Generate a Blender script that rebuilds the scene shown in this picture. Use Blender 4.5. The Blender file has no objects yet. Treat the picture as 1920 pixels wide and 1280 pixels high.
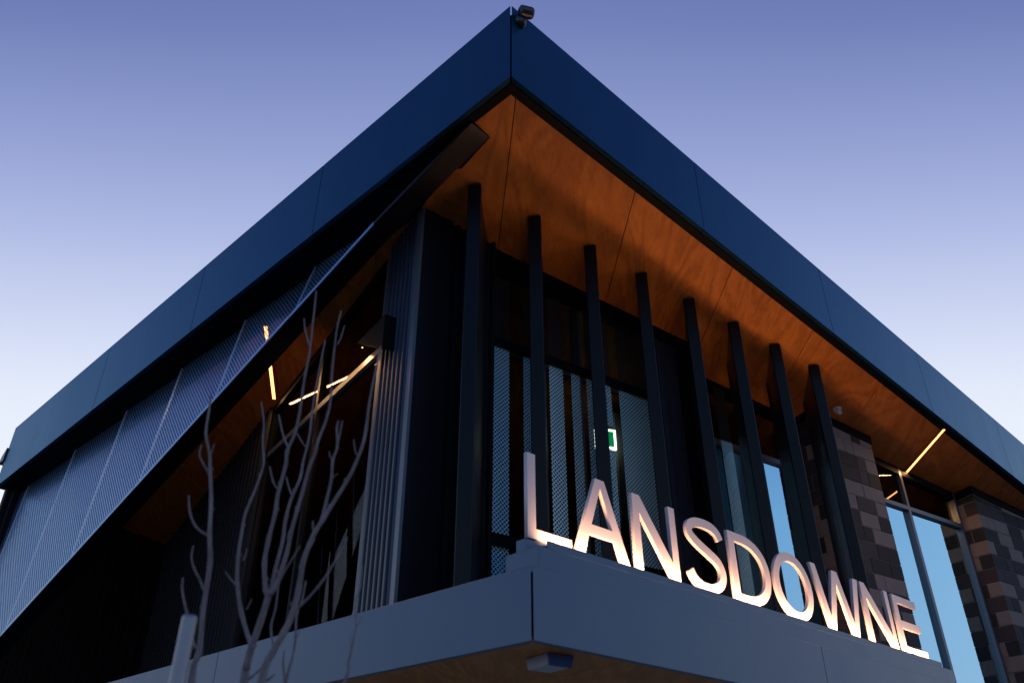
import bpy, bmesh, math, random
from mathutils import Vector, Matrix
random.seed(7)
SC = bpy.context.scene
COL = SC.collection
V = Vector
PI = math.pi

# ------------------------------------------------------------------ camera
F_PX, CX, CY = 1546.0, 960.0, 640.0            # focal length in photo pixels (29 mm), picture centre
PITCH = math.atan(960.0 / F_PX)
EYE = V((0, 0, 1.6))
cam_d = bpy.data.cameras.new("camera")
cam = bpy.data.objects.new("camera", cam_d)
COL.objects.link(cam)
cam.location = EYE
cam.rotation_euler = (PI / 2 + PITCH, 0, 0)
cam_d.sensor_width = 36.0
cam_d.lens = F_PX / 1920 * 36.0
cam_d.clip_start = 0.1
cam_d.clip_end = 3000
cam_d.dof.use_dof = True
cam_d.dof.focus_distance = 9.0
cam_d.dof.aperture_fstop = 1.7
SC.camera = cam

# ------------------------------------------------------------------ dusk sky
W = bpy.data.worlds.new("World")
SC.world = W
W.use_nodes = True
nt = W.node_tree
nt.nodes.clear()
def N(t, x, **k):
    n = t.nodes.new(x)
    for a, b in k.items():
        setattr(n, a, b)
    return n
def math_node(t, op, a, b=None, c=None):
    n = t.nodes.new('ShaderNodeMath'); n.operation = op
    for i, v in enumerate((a, b, c)):
        if v is None: continue
        if isinstance(v, (int, float)): n.inputs[i].default_value = v
        else: t.links.new(v, n.inputs[i])
    return n.outputs[0]
tc = N(nt, 'ShaderNodeTexCoord')
nrm = N(nt, 'ShaderNodeVectorMath', operation='NORMALIZE')
nt.links.new(tc.outputs['Generated'], nrm.inputs[0])
sep = N(nt, 'ShaderNodeSeparateXYZ')
nt.links.new(nrm.outputs[0], sep.inputs[0])
hx = math_node(nt, 'MULTIPLY', sep.outputs[0], sep.outputs[0])
hy = math_node(nt, 'MULTIPLY', sep.outputs[1], sep.outputs[1])
hl = math_node(nt, 'SQRT', math_node(nt, 'ADD', math_node(nt, 'ADD', hx, hy), 1e-5))
cosaz = math_node(nt, 'DIVIDE', sep.outputs[1], hl)
away = math_node(nt, 'MINIMUM', math_node(nt, 'SUBTRACT', 1.0, cosaz), 0.34)     # dusk glow is widest ahead, fades round the sides
g = math_node(nt, 'ADD', sep.outputs[2], math_node(nt, 'MULTIPLY', away, 0.36))
ramp = N(nt, 'ShaderNodeValToRGB')
nt.links.new(g, ramp.inputs[0])
def s2l(c):
    return tuple(((v / 255) / 12.92 if v / 255 <= .04045 else ((v / 255 + .055) / 1.055) ** 2.4) for v in c) + (1,)
stops = [(0.0, (246, 248, 253)), (0.38, (240, 245, 255)), (0.47, (228, 236, 252)), (0.55, (203, 213, 242)), (0.63, (174, 186, 228)),
         (0.71, (146, 160, 210)), (0.80, (114, 129, 185)), (0.90, (87, 105, 160)), (1.0, (68, 87, 141))]
el = ramp.color_ramp.elements
while len(el) > 1: el.remove(el[-1])
el[0].position, el[0].color = stops[0][0], s2l(stops[0][1])
for p, c in stops[1:]:
    e = el.new(p); e.color = s2l(c)
# away from the afterglow the low sky turns from pale lavender to clear blue
ramp2 = N(nt, 'ShaderNodeValToRGB')
nt.links.new(sep.outputs[2], ramp2.inputs[0])
e2 = ramp2.color_ramp.elements
while len(e2) > 1: e2.remove(e2[-1])
side = [(0.0, (210, 226, 248)), (.14, (190, 216, 247)), (.32, (156, 198, 242)), (.5, (104, 146, 208)), (.7, (78, 104, 170)), (1.0, (64, 80, 140))]
e2[0].position, e2[0].color = side[0][0], s2l(side[0][1])
for p, c in side[1:]:
    e = e2.new(p); e.color = s2l(c)
sm = N(nt, 'ShaderNodeMapRange', interpolation_type='SMOOTHSTEP')
nt.links.new(cosaz, sm.inputs[0]); sm.inputs[1].default_value = .82; sm.inputs[2].default_value = -.05; sm.inputs[3].default_value = 0; sm.inputs[4].default_value = 1
smx = N(nt, 'ShaderNodeMix', data_type='RGBA')
nt.links.new(sm.outputs[0], smx.inputs[0]); nt.links.new(ramp.outputs[0], smx.inputs[6]); nt.links.new(ramp2.outputs[0], smx.inputs[7])
bg = N(nt, 'ShaderNodeBackground')
nt.links.new(smx.outputs[2], bg.inputs[0])
bg.inputs[1].default_value = 1.0
wo = N(nt, 'ShaderNodeOutputWorld')
nt.links.new(bg.outputs[0], wo.inputs[0])

SC.view_settings.view_transform = 'Standard'
SC.view_settings.look = 'None'
SC.view_settings.exposure = 0.0
SC.view_settings.gamma = 1.0
SC.view_settings.use_curve_mapping = False
SC.render.engine = 'CYCLES'
SC.cycles.transparent_max_bounces = 16
SC.cycles.max_bounces = 8
SC.cycles.sample_clamp_indirect = 4.0

# ------------------------------------------------------------------ measuring: photo pixel -> point on a real plane
cP, sP = math.cos(PITCH), math.sin(PITCH)
def ray(px, py):
    r, u = (px - CX) / F_PX, (CY - py) / F_PX
    return V((r, cP - u * sP, sP + u * cP))
def hit(p, n, px, py):
    d = ray(px, py)
    return EYE + d * ((p - EYE).dot(n) / d.dot(n))
def az(a):
    a = math.radians(a)
    return V((math.sin(a), math.cos(a), 0))
UP = V((0, 0, 1))

# the tilted roof plane and its two edges
r0 = ray(958, 143)
C = EYE + r0 * (4.76 / r0.y)                                        # lower front corner of the roof
nc = (-.03, 1.0, 1310 / F_PX)
SN = V((nc[0], nc[2] * cP - nc[1] * sP, nc[2] * sP + nc[1] * cP)).normalized()
def soff(px, py): return hit(C, SN, px, py)
def sz(x, y): return C.z - (SN.x * (x - C.x) + SN.y * (y - C.y)) / SN.z
eR = ray(3148, 1884).normalized()
eL = ray(-1400, 2021).normalized()
hR = V((eR.x, eR.y, 0)).normalized()
hL = V((eL.x, eL.y, 0)).normalized()
nRo = hR.cross(UP).normalized(); nRo = nRo if nRo.y < 0 else -nRo   # outward normals of both fascias
nLo = hL.cross(UP).normalized(); nLo = nLo if nLo.y < 0 else -nLo
# walls
WA, WB = az(55.5), az(-34.5)                                        # along the street wall / into the building
K = soff(795, 392)                                                  # wall corner under the soffit
def wp(a, b, z=0.0):
    p = K + WA * a + WB * b
    return V((p.x, p.y, z))
def wsz(a, b):
    p = K + WA * a + WB * b
    return sz(p.x, p.y)
# canopy
CR, CL = az(47.2), az(-46.5)
CS = .735                                                           # canopy stands this much nearer than first paced out
CK = V((.165, 6.70, 0)) * CS
def czz(z): return EYE.z + (z - EYE.z) * CS
CZ0, CZ1 = czz(3.015), czz(3.611)
CRN = az(47.2 - 90)                                                 # inward from the street edge
CLN = az(-46.5 + 90)
def cp(s, o, z): 
    p = CK + (CR * s + CRN * o) * CS
    return V((p.x, p.y, czz(z)))
CRs, CRNs, UPs = CR * CS, CRN * CS, UP * CS

# ------------------------------------------------------------------ materials
def mat(name, base, rough=.5, metal=0.0, spec=.5, noise=0.0, nscale=8.0, bump=0.0, bscale=60.0, stretch=None, emit=None, estr=0.0, coat=0.0):
    m = bpy.data.materials.new(name); m.use_nodes = True
    t = m.node_tree; b = t.nodes['Principled BSDF']
    b.inputs['Base Color'].default_value = (*base, 1)
    b.inputs['Roughness'].default_value = rough
    b.inputs['Metallic'].default_value = metal
    b.inputs['Specular IOR Level'].default_value = spec
    b.inputs['Coat Weight'].default_value = coat
    tcn = N(t, 'ShaderNodeTexCoord')
    vec = tcn.outputs['Object']
    if stretch:
        mp = N(t, 'ShaderNodeMapping'); mp.inputs['Scale'].default_value = stretch
        t.links.new(vec, mp.inputs[0]); vec = mp.outputs[0]
    if noise:
        nz = N(t, 'ShaderNodeTexNoise'); nz.inputs['Scale'].default_value = nscale; nz.inputs['Detail'].default_value = 6
        t.links.new(vec, nz.inputs['Vector'])
        mx = N(t, 'ShaderNodeMix', data_type='RGBA')
        mx.inputs[6].default_value = (*[c * (1 - noise) for c in base], 1)
        mx.inputs[7].default_value = (*[min(1, c * (1 + noise)) for c in base], 1)
        t.links.new(nz.outputs[0], mx.inputs[0]); t.links.new(mx.outputs[2], b.inputs['Base Color'])
        rr = N(t, 'ShaderNodeMapRange'); rr.inputs[3].default_value = max(.02, rough - .08); rr.inputs[4].default_value = min(1, rough + .08)
        t.links.new(nz.outputs[0], rr.inputs[0]); t.links.new(rr.outputs[0], b.inputs['Roughness'])
    if bump:
        n2 = N(t, 'ShaderNodeTexNoise'); n2.inputs['Scale'].default_value = bscale; n2.inputs['Detail'].default_value = 5
        t.links.new(vec, n2.inputs['Vector'])
        bp = N(t, 'ShaderNodeBump'); bp.inputs['Strength'].default_value = bump; bp.inputs['Distance'].default_value = .01
        t.links.new(n2.outputs[0], bp.inputs['Height']); t.links.new(bp.outputs[0], b.inputs['Normal'])
    if emit:
        b.inputs['Emission Color'].default_value = (*emit, 1); b.inputs['Emission Strength'].default_value = estr
    return m

M = {}
M['panel'] = mat('navy_panel', (.011, .047, .092), .28, .6, .5, .16, 2.2, .015, 6, (1, 1, .25))
M['panel'].node_tree.nodes['Principled BSDF'].inputs['Specular Tint'].default_value = (.50, .76, 1, 1)
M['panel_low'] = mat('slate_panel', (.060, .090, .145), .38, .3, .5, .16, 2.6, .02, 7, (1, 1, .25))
M['trim'] = mat('black_trim', (.003, .003, .004), .6, 0, .08)
M['fin'] = mat('charcoal_post', (.0025, .0035, .007), .34, 0, .14, .15, 3)
M['clad'] = mat('black_cladding', (.0045, .005, .009), .45, 0, .14, .15, 2)
M['steelclad'] = mat('grey_cladding', (.024, .031, .056), .33, .3, .5, .12, 3)
M['frame'] = mat('grey_frame', (.10, .11, .14), .35, .5, .5, .08, 4)
M['edge'] = mat('steel_edge', (.19, .28, .44), .32, .8, .5, .06, 5)
M['seam'] = mat('bright_steel_fold', (.34, .46, .66), .36, .7, .5, .06, 5)
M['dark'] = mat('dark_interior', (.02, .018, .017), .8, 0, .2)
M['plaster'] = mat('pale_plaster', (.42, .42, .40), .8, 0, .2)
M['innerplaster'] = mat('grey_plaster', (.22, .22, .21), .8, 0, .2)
M['mortar'] = mat('mortar', (.18, .155, .148), .9, 0, .2, .15, 30, .3, 120)
M['block'] = [mat('pale_block', (.175, .132, .122), .85, 0, .25, .25, 26, .5, 150),
              mat('charcoal_block', (.024, .019, .022), .8, 0, .25, .35, 26, .5, 150),
              mat('mauve_block', (.042, .031, .035), .8, 0, .25, .30, 26, .5, 150)]
M['letter'] = mat('white_letter', (.52, .462, .468), .45, 0, .4, .03, 5)
M['bark'] = mat('grey_bark', (.185, .145, .145), .8, 0, .25, .75, 30, .9, 70, (1, 1, .30))
M['galv'] = mat('galvanised', (.20, .20, .225), .4, .6, .5, .18, 9)
M['white'] = mat('white_plastic', (.55, .54, .56), .4, 0, .4)
M['black'] = mat('black_plastic', (.012, .012, .015), .35, 0, .5)
M['ground'] = mat('paving', (.22, .21, .20), .9, 0, .2, .3, .8)
M['bluelens'] = mat('blue_lens', (.012, .045, .16), .18, 0, .6)
WARM = (1.0, .46, .13)
M['led'] = mat('warm_led', (.8, .6, .4), .5, emit=(1.0, .34, .10), estr=4.6)
M['tube'] = mat('tube_light', (.8, .7, .5), .5, emit=(1.0, .46, .17), estr=4)
M['exitgreen'] = mat('green_sign_face', (.0, .25, .08), .4, emit=(.005, .42, .13), estr=1.1)
M['exitwhite'] = mat('white_sign_edge', (.8, .85, .8), .4, emit=(.85, 1.0, .88), estr=6)

def ply(name, base, dark):
    m = bpy.data.materials.new(name); m.use_nodes = True
    t = m.node_tree; b = t.nodes['Principled BSDF']
    tcn = N(t, 'ShaderNodeTexCoord')
    oi = N(t, 'ShaderNodeObjectInfo')
    off = N(t, 'ShaderNodeVectorMath', operation='SCALE'); off.inputs[0].default_value = (17, 9, 5)
    t.links.new(oi.outputs['Random'], off.inputs['Scale'])
    ad = N(t, 'ShaderNodeVectorMath', operation='ADD')
    t.links.new(tcn.outputs['Object'], ad.inputs[0]); t.links.new(off.outputs[0], ad.inputs[1])
    mp = N(t, 'ShaderNodeMapping'); mp.inputs['Rotation'].default_value = (0, 0, math.radians(-38)); mp.inputs['Scale'].default_value = (1.0, .22, 1)
    t.links.new(ad.outputs[0], mp.inputs[0])
    n1 = N(t, 'ShaderNodeTexNoise'); n1.inputs['Scale'].default_value = 1.6; n1.inputs['Detail'].default_value = 3; n1.inputs['Distortion'].default_value = 1.2
    t.links.new(mp.outputs[0], n1.inputs['Vector'])
    wv = N(t, 'ShaderNodeMath', operation='MULTIPLY'); wv.inputs[1].default_value = 46
    t.links.new(n1.outputs[0], wv.inputs[0])
    sn = N(t, 'ShaderNodeMath', operation='SINE'); t.links.new(wv.outputs[0], sn.inputs[0])
    n2 = N(t, 'ShaderNodeTexNoise'); n2.inputs['Scale'].default_value = 34; n2.inputs['Detail'].default_value = 6
    t.links.new(mp.outputs[0], n2.inputs['Vector'])
    n3 = N(t, 'ShaderNodeTexNoise'); n3.inputs['Scale'].default_value = 1.1; n3.inputs['Detail'].default_value = 4
    t.links.new(ad.outputs[0], n3.inputs['Vector'])
    h = math_node(t, 'ADD', math_node(t, 'MULTIPLY', sn.outputs[0], .16), math_node(t, 'ADD', math_node(t, 'MULTIPLY', n2.outputs[0], .75), math_node(t, 'ADD', math_node(t, 'MULTIPLY', n3.outputs[0], .45), .20)))
    mr = N(t, 'ShaderNodeMapRange'); mr.inputs[1].default_value = .42; mr.inputs[2].default_value = 1.18
    t.links.new(h, mr.inputs[0])
    mx = N(t, 'ShaderNodeMix', data_type='RGBA'); mx.inputs[6].default_value = (*dark, 1); mx.inputs[7].default_value = (*base, 1)
    t.links.new(mr.outputs[0], mx.inputs[0])
    t.links.new(mx.outputs[2], b.inputs['Base Color'])
    b.inputs['Roughness'].default_value = .55
    b.inputs['Specular IOR Level'].default_value = .25
    return m
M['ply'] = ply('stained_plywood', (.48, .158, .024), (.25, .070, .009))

M['plylit'] = ply('warm_lit_plywood', (.82, .31, .055), (.48, .15, .02))  # soffit plywood recoloured brighter, standing in for warm light under the canopy
def mesh_mat(name, base, rough, metal, cell, rot=45, hole=(.40, .23)):
    """perforated sheet metal: slots in a basket pattern cut through the sheet (UV in metres)"""
    m = bpy.data.materials.new(name); m.use_nodes = True
    t = m.node_tree; b = t.nodes['Principled BSDF']; out = t.nodes['Material Output']
    b.inputs['Base Color'].default_value = (*base, 1); b.inputs['Roughness'].default_value = rough; b.inputs['Metallic'].default_value = metal
    uv = N(t, 'ShaderNodeUVMap')
    mp = N(t, 'ShaderNodeMapping'); mp.inputs['Rotation'].default_value = (0, 0, math.radians(rot)); mp.inputs['Scale'].default_value = (1 / cell, 1 / cell, 1)
    t.links.new(uv.outputs[0], mp.inputs[0])
    sp = N(t, 'ShaderNodeSeparateXYZ'); t.links.new(mp.outputs[0], sp.inputs[0])
    X, Y = sp.outputs[0], sp.outputs[1]
    fx, fy = math_node(t, 'FLOOR', X), math_node(t, 'FLOOR', Y)
    lx = math_node(t, 'ABSOLUTE', math_node(t, 'SUBTRACT', math_node(t, 'SUBTRACT', X, fx), .5))
    ly = math_node(t, 'ABSOLUTE', math_node(t, 'SUBTRACT', math_node(t, 'SUBTRACT', Y, fy), .5))
    par = math_node(t, 'FLOORED_MODULO', math_node(t, 'ADD', fx, fy), 2.0)
    par = math_node(t, 'GREATER_THAN', par, .5)
    def box(a, bb, wa, wb):
        return math_node(t, 'MULTIPLY', math_node(t, 'LESS_THAN', a, wa), math_node(t, 'LESS_THAN', bb, wb))
    h0, h1 = box(lx, ly, *hole), box(ly, lx, *hole)
    hh = math_node(t, 'ADD', math_node(t, 'MULTIPLY', h0, math_node(t, 'SUBTRACT', 1.0, par)), math_node(t, 'MULTIPLY', h1, par))
    tr = N(t, 'ShaderNodeBsdfTransparent')
    mx = N(t, 'ShaderNodeMixShader')
    t.links.new(hh, mx.inputs[0]); t.links.new(b.outputs[0], mx.inputs[1]); t.links.new(tr.outputs[0], mx.inputs[2])
    t.links.new(mx.outputs[0], out.inputs[0])
    return m
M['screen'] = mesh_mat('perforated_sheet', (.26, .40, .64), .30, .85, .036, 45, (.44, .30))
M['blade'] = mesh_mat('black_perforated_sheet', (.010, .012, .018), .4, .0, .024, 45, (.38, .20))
M['strip'] = mesh_mat('sky_reflection_sheet', (.32, .72, 1.0), .42, .0, .030, 45, (.43, .25))

def glass_mat(name, tint, refl, body, rough=.0, ior=1.5):
    m = bpy.data.materials.new(name); m.use_nodes = True
    t = m.node_tree; out = t.nodes['Material Output']; t.nodes.remove(t.nodes['Principled BSDF'])
    gl = N(t, 'ShaderNodeBsdfGlossy'); gl.inputs['Color'].default_value = (*tint, 1); gl.inputs['Roughness'].default_value = rough
    tr = N(t, 'ShaderNodeBsdfTransparent'); tr.inputs[0].default_value = (*body, 1)
    lw = N(t, 'ShaderNodeFresnel'); lw.inputs[0].default_value = ior
    geo = N(t, 'ShaderNodeNewGeometry')
    f = math_node(t, 'MULTIPLY', math_node(t, 'MINIMUM', math_node(t, 'ADD', lw.outputs[0], refl), 1.0), math_node(t, 'SUBTRACT', 1.0, geo.outputs['Backfacing']))
    mx = N(t, 'ShaderNodeMixShader')
    t.links.new(f, mx.inputs[0]); t.links.new(tr.outputs[0], mx.inputs[1]); t.links.new(gl.outputs[0], mx.inputs[2])
    t.links.new(mx.outputs[0], out.inputs[0])
    return m
M['glass'] = glass_mat('clear_glass', (.8, .88, 1), .015, (.62, .64, .64), .0, 1.14)
M['coated'] = glass_mat('coated_glass', (.60, .88, 1.0), .66, (.35, .4, .42))

# ------------------------------------------------------------------ mesh helpers
class MB:
    def __init__(s): s.v, s.f, s.uv = [], [], {}
    def add(s, pts, faces):
        o = len(s.v); s.v += [tuple(p) for p in pts]; s.f += [tuple(i + o for i in f) for f in faces]
    def prism(s, bot, top):
        n = len(bot)
        s.add(list(bot) + list(top), [tuple(range(n - 1, -1, -1)), tuple(range(n, 2 * n))] + [(i, (i + 1) % n, n + (i + 1) % n, n + i) for i in range(n)])
    def box(s, o, ex, ey, ez):
        o = V(o); b = [o, o + ex, o + ex + ey, o + ey]
        s.prism(b, [p + ez for p in b])
    def tube(s, pts, rad, n=7):
        rings = []
        for i, p in enumerate(pts):
            a = pts[max(0, i - 1)]; c = pts[min(len(pts) - 1, i + 1)]
            d = (V(c) - V(a)).normalized()
            q = d.cross(V((1, 0, .13))).normalized(); w = d.cross(q)
            r = rad[i] if isinstance(rad, (list, tuple)) else rad
            rings.append([V(p) + (q * math.cos(2 * PI * k / n) + w * math.sin(2 * PI * k / n)) * r for k in range(n)])
        fs = []
        for i in range(len(rings) - 1):
            for k in range(n):
                fs.append((i * n + k, i * n + (k + 1) % n, (i + 1) * n + (k + 1) % n, (i + 1) * n + k))
        L = (len(rings) - 1) * n
        fs += [tuple(range(n - 1, -1, -1)), tuple(L + k for k in range(n))]
        s.add([p for r in rings for p in r], fs)
    def build(s, name, m, parent=None, smooth=False, bevel=0.0, base=None):
        pts = [V(p) for p in s.v]
        mn = V((sum(p.x for p in pts) / len(pts), sum(p.y for p in pts) / len(pts), min(p.z for p in pts))) if base is None else V(base)
        me = bpy.data.meshes.new(name)
        me.from_pydata([p - mn for p in pts], [], s.f)
        bm = bmesh.new(); bm.from_mesh(me)
        bmesh.ops.recalc_face_normals(bm, faces=bm.faces)
        if bevel:
            bmesh.ops.bevel(bm, geom=list(bm.edges), offset=bevel, segments=1, affect='EDGES', clamp_overlap=True)
        bm.to_mesh(me); bm.free()
        if smooth:
            for p in me.polygons: p.use_smooth = True
        me.materials.append(m)
        o = bpy.data.objects.new(name, me); COL.objects.link(o)
        o.location = mn
        if parent: setpar(o, parent)
        return o
WORLD = {}
def wloc(o):
    l = V(o.location)
    p = o.parent
    while p:
        l = l + p.location; p = p.parent
    return l
def setpar(o, parent):
    l = V(o.location); o.parent = parent; o.location = l - wloc(parent)
def thing(name, label, cat, loc, group=None):
    o = bpy.data.objects.new(name, None); COL.objects.link(o); o.location = loc; o.empty_display_size = .2
    o['label'] = label; o['category'] = cat
    if group: o['group'] = group
    return o
def tag(o, label, cat, group=None):
    o['label'] = label; o['category'] = cat
    if group: o['group'] = group
    return o
def uvquad(name, pts, uvs, m, parent, thick=None):
    me = bpy.data.meshes.new(name)
    mn = sum((V(p) for p in pts), V()) / len(pts)
    P = [V(p) - mn for p in pts]; U = list(uvs); fs = [tuple(range(len(pts)))]
    if thick:
        n = (P[1] - P[0]).cross(P[2] - P[0]).normalized() * thick
        k = len(P); P += [p + n for p in P]; U += list(uvs)
        fs = [tuple(range(k - 1, -1, -1)), tuple(range(k, 2 * k))]
    me.from_pydata(P, [], fs)
    ul = me.uv_layers.new(name='UVMap')
    for l in me.loops: ul.data[l.index].uv = U[l.vertex_index]
    me.materials.append(m)
    o = bpy.data.objects.new(name, me); COL.objects.link(o); o.location = mn
    setpar(o, parent)
    return o
def clip(poly, n, d):
    """keep the side n.p <= d of a 2D polygon"""
    out = []
    for i in range(len(poly)):
        a, b = poly[i], poly[(i + 1) % len(poly)]
        da, db = a[0] * n[0] + a[1] * n[1] - d, b[0] * n[0] + b[1] * n[1] - d
        if da <= 0: out.append(a)
        if da * db < 0:
            t = da / (da - db); out.append((a[0] + (b[0] - a[0]) * t, a[1] + (b[1] - a[1]) * t))
    return out

# ------------------------------------------------------------------ ground
g_ = MB(); g_.add([(-600, -600, 0), (600, -600, 0), (600, 600, 0), (-600, 600, 0)], [(0, 1, 2, 3)])
o = g_.build('ground', M['ground']); o['kind'] = 'structure'

# ------------------------------------------------------------------ the building
B = thing('building', 'dark modern building with raked navy roof, timber soffit and white letters on its canopy', 'building', (K.x, K.y, 0))

# ---- roof
RL, LL, FH = 17.0, 9.87, 0.95
TH = .05
pR, pL = C + eR * RL, C + eL * LL
inner1 = pR + az(-33) * 20; inner2 = pL + az(41) * 20
roof2d = [(C.x, C.y), (pR.x, pR.y), (inner1.x, inner1.y), (inner2.x, inner2.y), (pL.x, pL.y)]
def inset(poly, dR, dL):
    p = clip(poly, (nRo.x, nRo.y), nRo.x * C.x + nRo.y * C.y - dR)
    return clip(p, (nLo.x, nLo.y), nLo.x * C.x + nLo.y * C.y - dL)
body = inset(roof2d, TH + .004, TH + .004)
mb = MB()
mb.prism([V((x, y, sz(x, y) + .03)) for x, y in body], [V((x, y, sz(x, y) + FH - .03)) for x, y in body])
roof = mb.build('roof', M['trim'], B)
def fascia(t0, t1, e, n, z0, h, m, par, gap=.006, org=None, nm='fascia_panel', mitre0=False, sgn=1):
    org = C if org is None else org
    a = org + e * (t0 + (0 if mitre0 else gap / 2)); b = org + e * (t1 - gap / 2)
    hh = V((e.x, e.y, 0)).normalized()
    m_ = MB()
    bi = b - n * TH; ai = a - n * TH + (hh * TH * .9 if mitre0 else V())
    up = V((0, 0, h))
    m_.prism([a, b, bi, ai], [a + up, b + up, bi + up, ai + up])
    return m_.build(nm, m, par, bevel=.003)
jr = [0.008, 2.656, 5.109, 7.58, 10.1, 12.6, 15.1, RL]
jl = [0.008, 2.672, 4.88, 7.109, LL]
for i in range(len(jr) - 1): fascia(jr[i], jr[i + 1], eR, nRo, 0, FH, M['panel'], roof, mitre0=(i == 0))
for i in range(len(jl) - 1): fascia(jl[i], jl[i + 1], eL, nLo, 0, FH, M['panel'], roof, mitre0=(i == 0))
# end cap of the fascia, with its little spout
q = pL - nLo * TH
e_in = az(41)
m_ = MB(); m_.prism([pL + eL * .001, pL + eL * .03, pL + eL * .03 + e_in * 3, pL + eL * .001 + e_in * 3], [p + V((0, 0, FH)) for p in (pL + eL * .001, pL + eL * .03, pL + eL * .03 + e_in * 3, pL + eL * .001 + e_in * 3)])
m_.build('end_cap', M['panel'], roof, bevel=.003)
sp0 = pL + eL * .03 + V((0, 0, .42)) + nLo * .02
m_ = MB(); m_.prism([sp0, sp0 + hL * .16 - UP * .02, sp0 + hL * .16 + e_in * .12 - UP * .02, sp0 + e_in * .14], [sp0 + UP * .2, sp0 + hL * .10 + UP * .10, sp0 + hL * .10 + e_in * .12 + UP * .10, sp0 + e_in * .14 + UP * .2])
m_.build('rain_spout', M['black'], roof)
# black shadow trim along both edges
def trimstrip(e, n, L, w, e2):
    a, b = C, C + e * L
    k = 1 / abs(V((e2.x, e2.y, 0)).normalized().dot(n))
    off = V((e2.x, e2.y, 0)).normalized() * k * (TH + .004); off2 = V((e2.x, e2.y, 0)).normalized() * k * w
    P = [a + off, b - n * (TH + .004), b - n * w, a + off2]
    if e2 is eR:
        pass
    P = [V((p.x, p.y, sz(p.x, p.y))) for p in P]
    m_ = MB(); m_.prism([p + UP * .004 for p in P], [p + UP * .028 for p in P]); m_.build('soffit_trim', M['trim'], roof)
both = -(nRo + nLo).normalized()
def corner_in(w):          # point w inside both edges
    poly = inset(roof2d, w, w); return min(poly, key=lambda p: p[1])
for e, n, L in ((eR, nRo, RL), (eL, nLo, LL)):
    c0, c1 = corner_in(TH + .004), corner_in(.135)
    P = [V((*c0, 0)), C + e * L - n * (TH + .004), C + e * L - n * .135, V((*c1, 0))]
    P = [V((p.x, p.y, sz(p.x, p.y))) for p in P]
    m_ = MB(); m_.prism([p + UP * .003 for p in P], [p + UP * .026 for p in P]); m_.build('soffit_trim', M['trim'], roof)
pa_, pb_ = C + eL * .62 - nLo * .136, C + eL * LL - nLo * .136
Pc = [pa_, pb_, pb_ - nLo * .42, pa_ - nLo * .40 + eL * 1.1, pa_ - nLo * .06]
Pc = [V((p.x, p.y, sz(p.x, p.y))) for p in Pc]
m_ = MB(); m_.prism([p + UP * .004 for p in Pc], [p + UP * .0085 for p in Pc]); m_.build('soffit_shade_strip', M['trim'], roof)  # black strip standing in for the shade between trim and screens
# plywood soffit sheets between straight joints
jd = az(-5.7); jn = az(-5.7 + 90)
base_j = V((.037, 4.94, 0)).dot(jn)
STEP = 1.262
inn = inset(roof2d, .139, .139)
inn = clip(inn, tuple(az(-5.7))[:2], V((0, 30, 0)).dot(jd))
for i in range(-8, 11):
    lo, hi = base_j + i * STEP + .004, base_j + (i + 1) * STEP - .004
    p = clip(clip(inn, (jn.x, jn.y), hi), (-jn.x, -jn.y), -lo)
    if len(p) < 3: continue
    # cut the strip into sheets along its length as well
    ts = [x * jd.x + y * jd.y for x, y in p]
    t0 = min(ts); cuts = [t0 - .01, t0 + 4.2, t0 + 9.2, max(ts) + .01]
    for k in range(3):
        q = clip(clip(p, (jd.x, jd.y), cuts[k + 1] - .004), (-jd.x, -jd.y), -cuts[k] - .004)
        if len(q) < 3 or k == 2: continue
        m_ = MB(); m_.prism([V((x, y, sz(x, y) + .010)) for x, y in q], [V((x, y, sz(x, y) + .026)) for x, y in q])
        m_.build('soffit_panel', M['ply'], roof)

# ---- canopy
depth = 3.4
mb = MB()
cin = 6.0
P = [CK + CLN * 0, CK + CR * 14, CK + CR * 14 + CRN * cin, CK + CRN * cin + CLN * cin, CK + CL * 14 + CLN * cin, CK + CL * 14]
P = [p + (az(0.3) * .075 if i == 0 else CRN * .055 if i == 1 else V() if i in (2, 3, 4) else CLN * .055) for i, p in enumerate(P)]
mb.prism([V((p.x, p.y, CZ0 + .045)) for p in P], [V((p.x, p.y, CZ1 - .02)) for p in P])
canopy = mb.build('canopy', M['trim'], B)
cjr = [.006, 4.57 * CS, 9.2 * CS, 13.9]
cjl = [.012, 4.96 * CS, 9.6 * CS, 13.9]
C0 = V((CK.x, CK.y, CZ0))
for i in range(3): fascia(cjr[i], cjr[i + 1], CR, -CRN, 0, CZ1 - CZ0, M['panel_low'], canopy, org=C0, mitre0=(i == 0))
for i in range(3): fascia(cjl[i], cjl[i + 1], CL, -CLN, 0, CZ1 - CZ0, M['panel_low'], canopy, org=C0, mitre0=(i == 0))
# canopy timber lining, joints square to the street wall
cpoly = [(p.x, p.y) for p in P]
k_in = clip(clip(cpoly, tuple(-CRN)[:2], -(CK.dot(CRN) + .062)), tuple(-CLN)[:2], -(CK.dot(CLN) + .062))
k_in = clip(k_in, (0, 1), 16)
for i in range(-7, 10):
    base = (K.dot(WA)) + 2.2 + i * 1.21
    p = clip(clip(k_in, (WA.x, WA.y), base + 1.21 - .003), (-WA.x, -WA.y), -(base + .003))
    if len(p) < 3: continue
    m_ = MB(); m_.prism([V((x, y, CZ0 + .02)) for x, y in p], [V((x, y, CZ0 + .042)) for x, y in p]); m_.build('soffit_panel', M['plylit'], canopy)
# plinth the letters stand on, set back behind the fascia
m_ = MB(); m_.box(cp(.197, .12, 3.596), CRs * 8.35, CRNs * .42, UPs * .252); m_.build('plinth', M['panel_low'], canopy, bevel=.004)
m_ = MB(); m_.box(cp(.24, .33, 3.846), CRs * 8.25, CRNs * .12, UPs * .125); m_.build('letter_rail', M['panel_low'], canopy, bevel=.003)

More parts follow.
